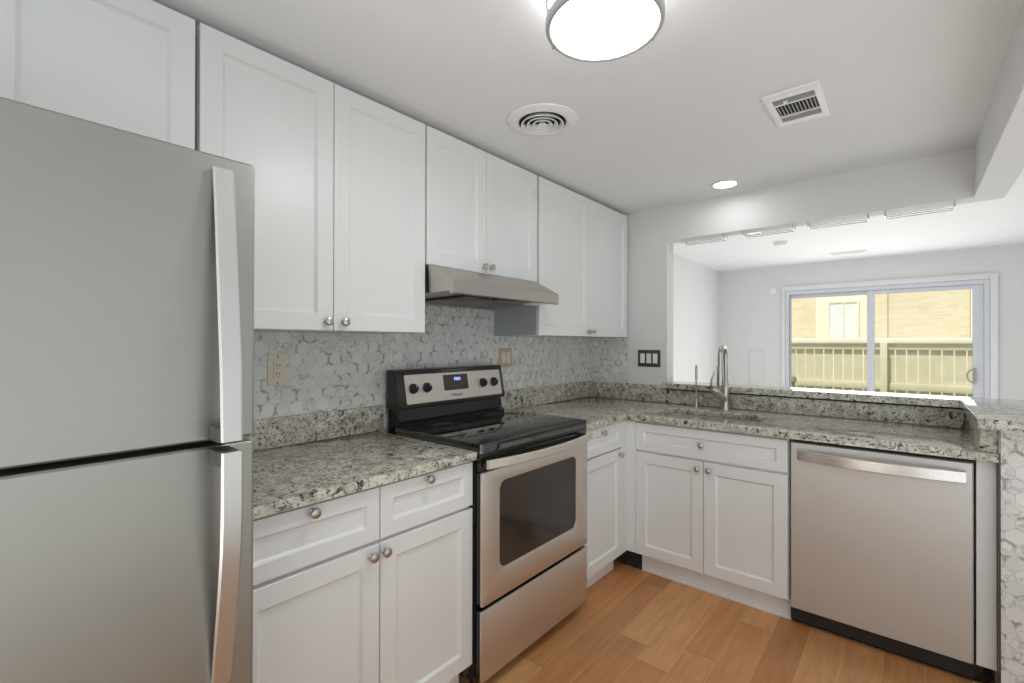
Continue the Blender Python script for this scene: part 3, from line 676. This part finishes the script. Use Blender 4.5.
# ------------------------------------------------------------------ ceiling fixtures
LX, LYc, LR = 1.256, -2.033, 0.150
t = thing('ceiling_lamp', (LX, LYc, ZC), 'large round flush ceiling lamp with chrome rings and glowing white drum', 'ceiling lamp')
build('mounting_pan', MB().lathe([(0.125, ZC - .0005), (0.125, ZC - .014), (0.12, ZC - .016)], (LX, LYc, 0), seg=48), 'white_plastic', t)
build('drum', MB().lathe([(LR - .008, ZC - .015), (LR - .008, 2.142)], (LX, LYc, 0), seg=64, caps=False), 'lamp_side', t)
build('diffuser', MB().lathe([(LR - .0135, 2.141), (LR - .0135, 2.136), (LR - .03, 2.1325), (LR - .09, 2.129), (0, 2.1285)], (LX, LYc, 0), seg=64), 'lamp', t)
def hoop(z0, z1): return MB().loft([[(LX + r * math.cos(2 * PI * k / 64), LYc + r * math.sin(2 * PI * k / 64), z) for k in range(64)] for r, z in ((LR - .013, z0 + .003), (LR - .010, z0), (LR - .002, z0), (LR + .002, z0 + .004), (LR + .002, z1), (LR - .0075, z1))], False, True)
build('ring', hoop(2.126, 2.146), 'lamp_ring', t); build('ring', hoop(2.196, 2.210), 'lamp_ring', t)
for k in range(3):
    a = math.radians(62 + 120 * k); px, py = LX + LR * math.cos(a), LYc + LR * math.sin(a)
    build('clip', MB().tube([(px - .002 * math.cos(a), py - .002 * math.sin(a), 2.137), (px + .010 * math.cos(a), py + .010 * math.sin(a), 2.137)], [0.0035, 0.0045], 10), 'chrome', t)
    build('strut', MB().tube([(px - .004 * math.cos(a), py - .004 * math.sin(a), 2.146), (px - .004 * math.cos(a), py - .004 * math.sin(a), 2.196)], 0.003, 8), 'chrome', t)

t = thing('recessed_light', (1.043, -0.225, ZC), 'small round recessed ceiling light, lit, near the pass-through header', 'recessed light')
m = MB().loft([[(1.043 + r * math.cos(2 * PI * k / 48), -0.225 + r * math.sin(2 * PI * k / 48), z) for k in range(48)] for r, z in ((0.060, ZC - .001), (0.079, ZC - .001), (0.078, ZC - .005), (0.066, ZC - .007), (0.060, ZC - .004))], False, True)
build('trim_ring', m, 'white_plastic', t)
build('lens', MB().lathe([(0.0655, ZC - .001), (0.0655, ZC - .0045), (0.0, ZC - .005)], (1.043, -0.225, 0), seg=40), 'led', t)

VX, VY = 0.690, -1.538
t = thing('round_vent', (VX, VY, ZC), 'round white ceiling vent with concentric rings near the wall cabinets', 'vent')
def ringloft(prof): return MB().loft([[(VX + r * math.cos(2 * PI * k / 56), VY + r * math.sin(2 * PI * k / 56), z) for k in range(56)] for r, z in prof], False, True)
build('flange', ringloft([(0.098, ZC - .001), (0.147, ZC - .001), (0.146, ZC - .006), (0.132, ZC - .012), (0.110, ZC - .016), (0.099, ZC - .010)]), 'vent_white', t)
build('duct_shade', MB().lathe([(0.0985, ZC - .0005), (0.0985, ZC - .003)], (VX, VY, 0), seg=40), 'dark', t)  # near-black disc painting the shade inside the duct opening
for r0 in (0.090, 0.066, 0.043): build('ring', ringloft([(r0 - .013, ZC - .0045), (r0 - .012, ZC - .0035), (r0, ZC - .019), (r0 - .0012, ZC - .0205), (r0 - .005, ZC - .020)]), 'vent_white', t)
build('hub', MB().lathe([(0.010, ZC - .003), (0.010, ZC - .010), (0.021, ZC - .020), (0.020, ZC - .022), (0.012, ZC - .023), (0, ZC - .0235)], (VX, VY, 0), seg=30), 'vent_white', t)

# rectangular register: three banks of louvres
t = thing('rectangular_vent', (1.530, -0.998, ZC), 'rectangular white ceiling register with three banks of louvres', 'vent')
GX0, GX1, GY0, GY1 = 1.434, 1.624, -1.160, -0.842
def FG(s, tt, n): return (s, tt, ZC - n)
hx0, hx1 = GX0 + .028, GX1 - .026
banks = [(GY0 + .050, GY0 + .097), (GY0 + .106, GY1 - .106), (GY1 - .097, GY1 - .050)]
build('frame', MB().plate(rrect(GX0, GX1, GY0, GY1, 0.004, 2), [[(hx0, a), (hx1, a), (hx1, b), (hx0, b)] for a, b in banks], FG, 0.001, 0.011, 0.004, 2), 'vent_white', t)
build('duct_shade', MB().box(hx0 - .004, hx1 + .004, banks[0][0] - .004, banks[2][1] + .004, ZC - .0035, ZC - .0008), 'dark', t)  # near-black plate behind the louvres, painting the unlit duct
for bi, (a, b) in enumerate(banks):
    m = MB()
    if bi == 1:
        for k in range(11):
            x = hx0 + .008 + (hx1 - hx0 - .016) * k / 10
            m.loft([[(x - .0035, a, ZC - .004), (x - .0025, a, ZC - .004), (x + .0035, a, ZC - .0135), (x + .0025, a, ZC - .0135)], [(x - .0035, b, ZC - .004), (x - .0025, b, ZC - .004), (x + .0035, b, ZC - .0135), (x + .0025, b, ZC - .0135)]])
    else:
        sg = -1
        for k in range(4):
            y = a + .007 + (b - a - .014) * k / 3
            m.loft([[(hx0, y + sg * -.004, ZC - .004), (hx0, y + sg * -.003, ZC - .004), (hx0, y + sg * .004, ZC - .0125), (hx0, y + sg * .003, ZC - .0125)], [(hx1, y + sg * -.004, ZC - .004), (hx1, y + sg * -.003, ZC - .004), (hx1, y + sg * .004, ZC - .0125), (hx1, y + sg * .003, ZC - .0125)]])
    build('louvres', m, 'vent_white', t, False)
build('damper_lever', MB().tube([(1.508, banks[0][0] + .02, ZC - .010), (1.508, banks[0][0] + .012, ZC - .022), (1.506, banks[0][0] - .006, ZC - .026)], 0.004, 8), 'vent_white', t)
for yy in (GY0 + .022, GY1 - .022): build('screw', MB().lathe([(0.004, 0), (0.0035, .0015), (0, .002)], (1.53, yy, ZC - .011), (0, 0, -1), 12), 'chrome', t)

t = thing('smoke_detector', (0.838, 2.45, ZL), 'small round white smoke detector on the living room ceiling', 'smoke detector')
build('base', MB().lathe([(0.068, ZL - .0005), (0.068, ZL - .012), (0.064, ZL - .013)], (0.838, 2.45, 0), seg=32), 'white_plastic', t)
build('cover', MB().lathe([(0.060, ZL - .0135), (0.060, ZL - .030), (0.050, ZL - .042), (0.020, ZL - .046), (0, ZL - .046)], (0.838, 2.45, 0), seg=32), 'vent_white', t)
t = thing('slot_vent', (1.326, 3.56, ZL), 'slim white ceiling register far over the living room', 'vent')
build('frame', MB().plate(rrect(1.15, 1.50, 3.50, 3.63, 0.004, 2), [[(1.17, 3.52), (1.48, 3.52), (1.48, 3.61), (1.17, 3.61)]], lambda s, q, n: (s, q, ZL - n), 0.001, 0.012, 0.003, 1), 'vent_white', t)
m = MB()
for k in range(5): m.box(1.17, 1.48, 3.528 + k * .018, 3.536 + k * .018, ZL - .010, ZL - .004)
build('louvres', m, 'vent_white', t); build('duct_shade', MB().box(1.168, 1.482, 3.518, 3.612, ZL - .003, ZL - .0006), 'dark', t)  # dark plate above the slats paints the shade of the duct
# far wall fittings
tag(build('wall_detector', MB().lathe([(0.055, 0.001), (0.055, 0.014), (0.050, 0.022), (0.025, 0.027), (0, 0.0275)], (0.425, LY, 2.035), (0, -1, 0), 32), 'white_plastic'), 'small round white detector on the far wall left of the sliding door', 'detector')
m = MB().plate(rrect(0.115, 0.313, 0.72, 1.214, 0.004, 2), [rrect(0.128, 0.300, 0.735, 1.200, 0.003, 2)], FW, 0.001, 0.008, 0.002, 1)
t = tag(build('access_panel', m, 'wall'), 'flat white access panel on the far wall behind the faucet', 'access panel')
build('cover', MB().plate(rrect(0.130, 0.298, 0.737, 1.198, 0.003, 2), [], FW, 0.001, 0.006), 'wall', t)

# ------------------------------------------------------------------ stemware racks under the header
racks = [(0.704, 0.966), (1.077, 1.348), (1.422, 1.697), (1.767, 2.036)]
labs = ['chrome wire stemware rack under the header nearest the white cabinets', 'second chrome wire stemware rack under the header from the cabinets', 'third chrome wire stemware rack under the header from the cabinets', 'chrome wire stemware rack under the header nearest the right corner']
for (a, b), lb in zip(racks, labs):
    zr = 1.976
    t = thing('stemware_rack', ((a + b) / 2, 0.055, 2.004), lb, 'wire rack', 'stemware racks under the header')
    loop = [(p[0], p[1], zr) for p in rrect(a, b, 0.012, 0.102, 0.012, 4)]
    build('wire_loop', MB().tube(loop, 0.0026, 8, True), 'chrome', t)
    build('rail', MB().tube([(a + .004, 0.058, zr + .001), (b - .004, 0.058, zr + .001)], 0.0024, 8), 'chrome', t)
    for hx in (a + .001, b - .001):
        for hy in (0.020, 0.094): build('hanger', MB().tube([(hx, hy, zr), (hx, hy, 2.003)], 0.0026, 8), 'chrome', t)

# ------------------------------------------------------------------ outdoors: fence, post, house
FYc = 5.8
t = thing('fence', (1.5, FYc, -0.06), 'pale yellow board balcony fence with white cap rail outside the sliding door', 'fence')
x = -2.2; k = 0
m = MB()
boards = []
while x < 5.2:
    boards.append((x, x + 0.1125)); x += 0.1265
for a, b in boards: m.box(a, b, FYc, FYc + .018, 0.02, 1.275, 0.002, 1)
build('board_panel', m, 'fence', t)
build('cap_rail', MB().box(-2.25, 5.3, FYc - .075, FYc + .055, 1.312, 1.388, 0.004), 'rail', t)
build('rail', MB().box(-2.25, 5.3, FYc - .040, FYc - .001, 1.215, 1.311, 0.003), 'fence', t)
build('rail', MB().box(-2.25, 5.3, FYc - .040, FYc - .001, 0.625, 0.725, 0.003), 'fence', t)
for px in (-1.35, 1.54, 4.43): build('post', MB().box(px, px + .085, FYc - .13, FYc - .0415, -0.06, 1.311, 0.004), 'fence', t)
t = thing('bollard_light', (0.44, 5.5, -0.06), 'small grey capped post light standing outside by the fence', 'post light')
build('post', MB().lathe([(0.04, 0), (0.04, 0.74), (0.034, 0.745)], (0.44, 5.5, -.06), seg=20), 'grey_post', t)
build('cap', MB().lathe([(0.045, 0.745), (0.062, 0.755), (0.066, 0.80), (0.050, 0.84), (0.02, 0.86), (0, 0.862)], (0.44, 5.5, -.06), seg=24), 'grey_post', t)

HY = 12.0
t = thing('house', (1.5, HY + 1, -0.06), 'sunlit tan brick house across the yard with a cream-framed window', 'house')
build('brick_wall', MB().box(-8, 2.95, HY, HY + 4, -0.06, 5.2), 'brick', t)
build('wing_wall', MB().box(3.05, 9, HY + 2.5, HY + 6, -0.06, 5.2), 'brick', t)
build('panel', MB().box(-0.06, 1.10, HY - .05, HY - .001, -0.06, 3.2, 0.005), 'cream', t)
wf = build('window', MB().plate([(0.20, 1.30), (0.89, 1.30), (0.89, 2.43), (0.20, 2.43)], [[(.245, 1.345), (.535, 1.345), (.535, 2.385), (.245, 2.385)], [(.565, 1.345), (.845, 1.345), (.845, 2.385), (.565, 2.385)]], lambda s, q, n: (s, HY - .05 - n, q), 0.001, 0.04, 0.004, 1), 'cream', t)
build('pane', MB().box(0.21, 0.88, HY - .066, HY - .060, 1.31, 2.42), 'ext_glass', wf)
build('pilaster', MB().box(1.12, 1.46, HY - .06, HY - .001, -0.06, 3.2), 'brick', t)
build('downspout', MB().box(2.96, 3.04, HY - .07, HY - .002, 0.0, 5.1, 0.01), 'rail', t)
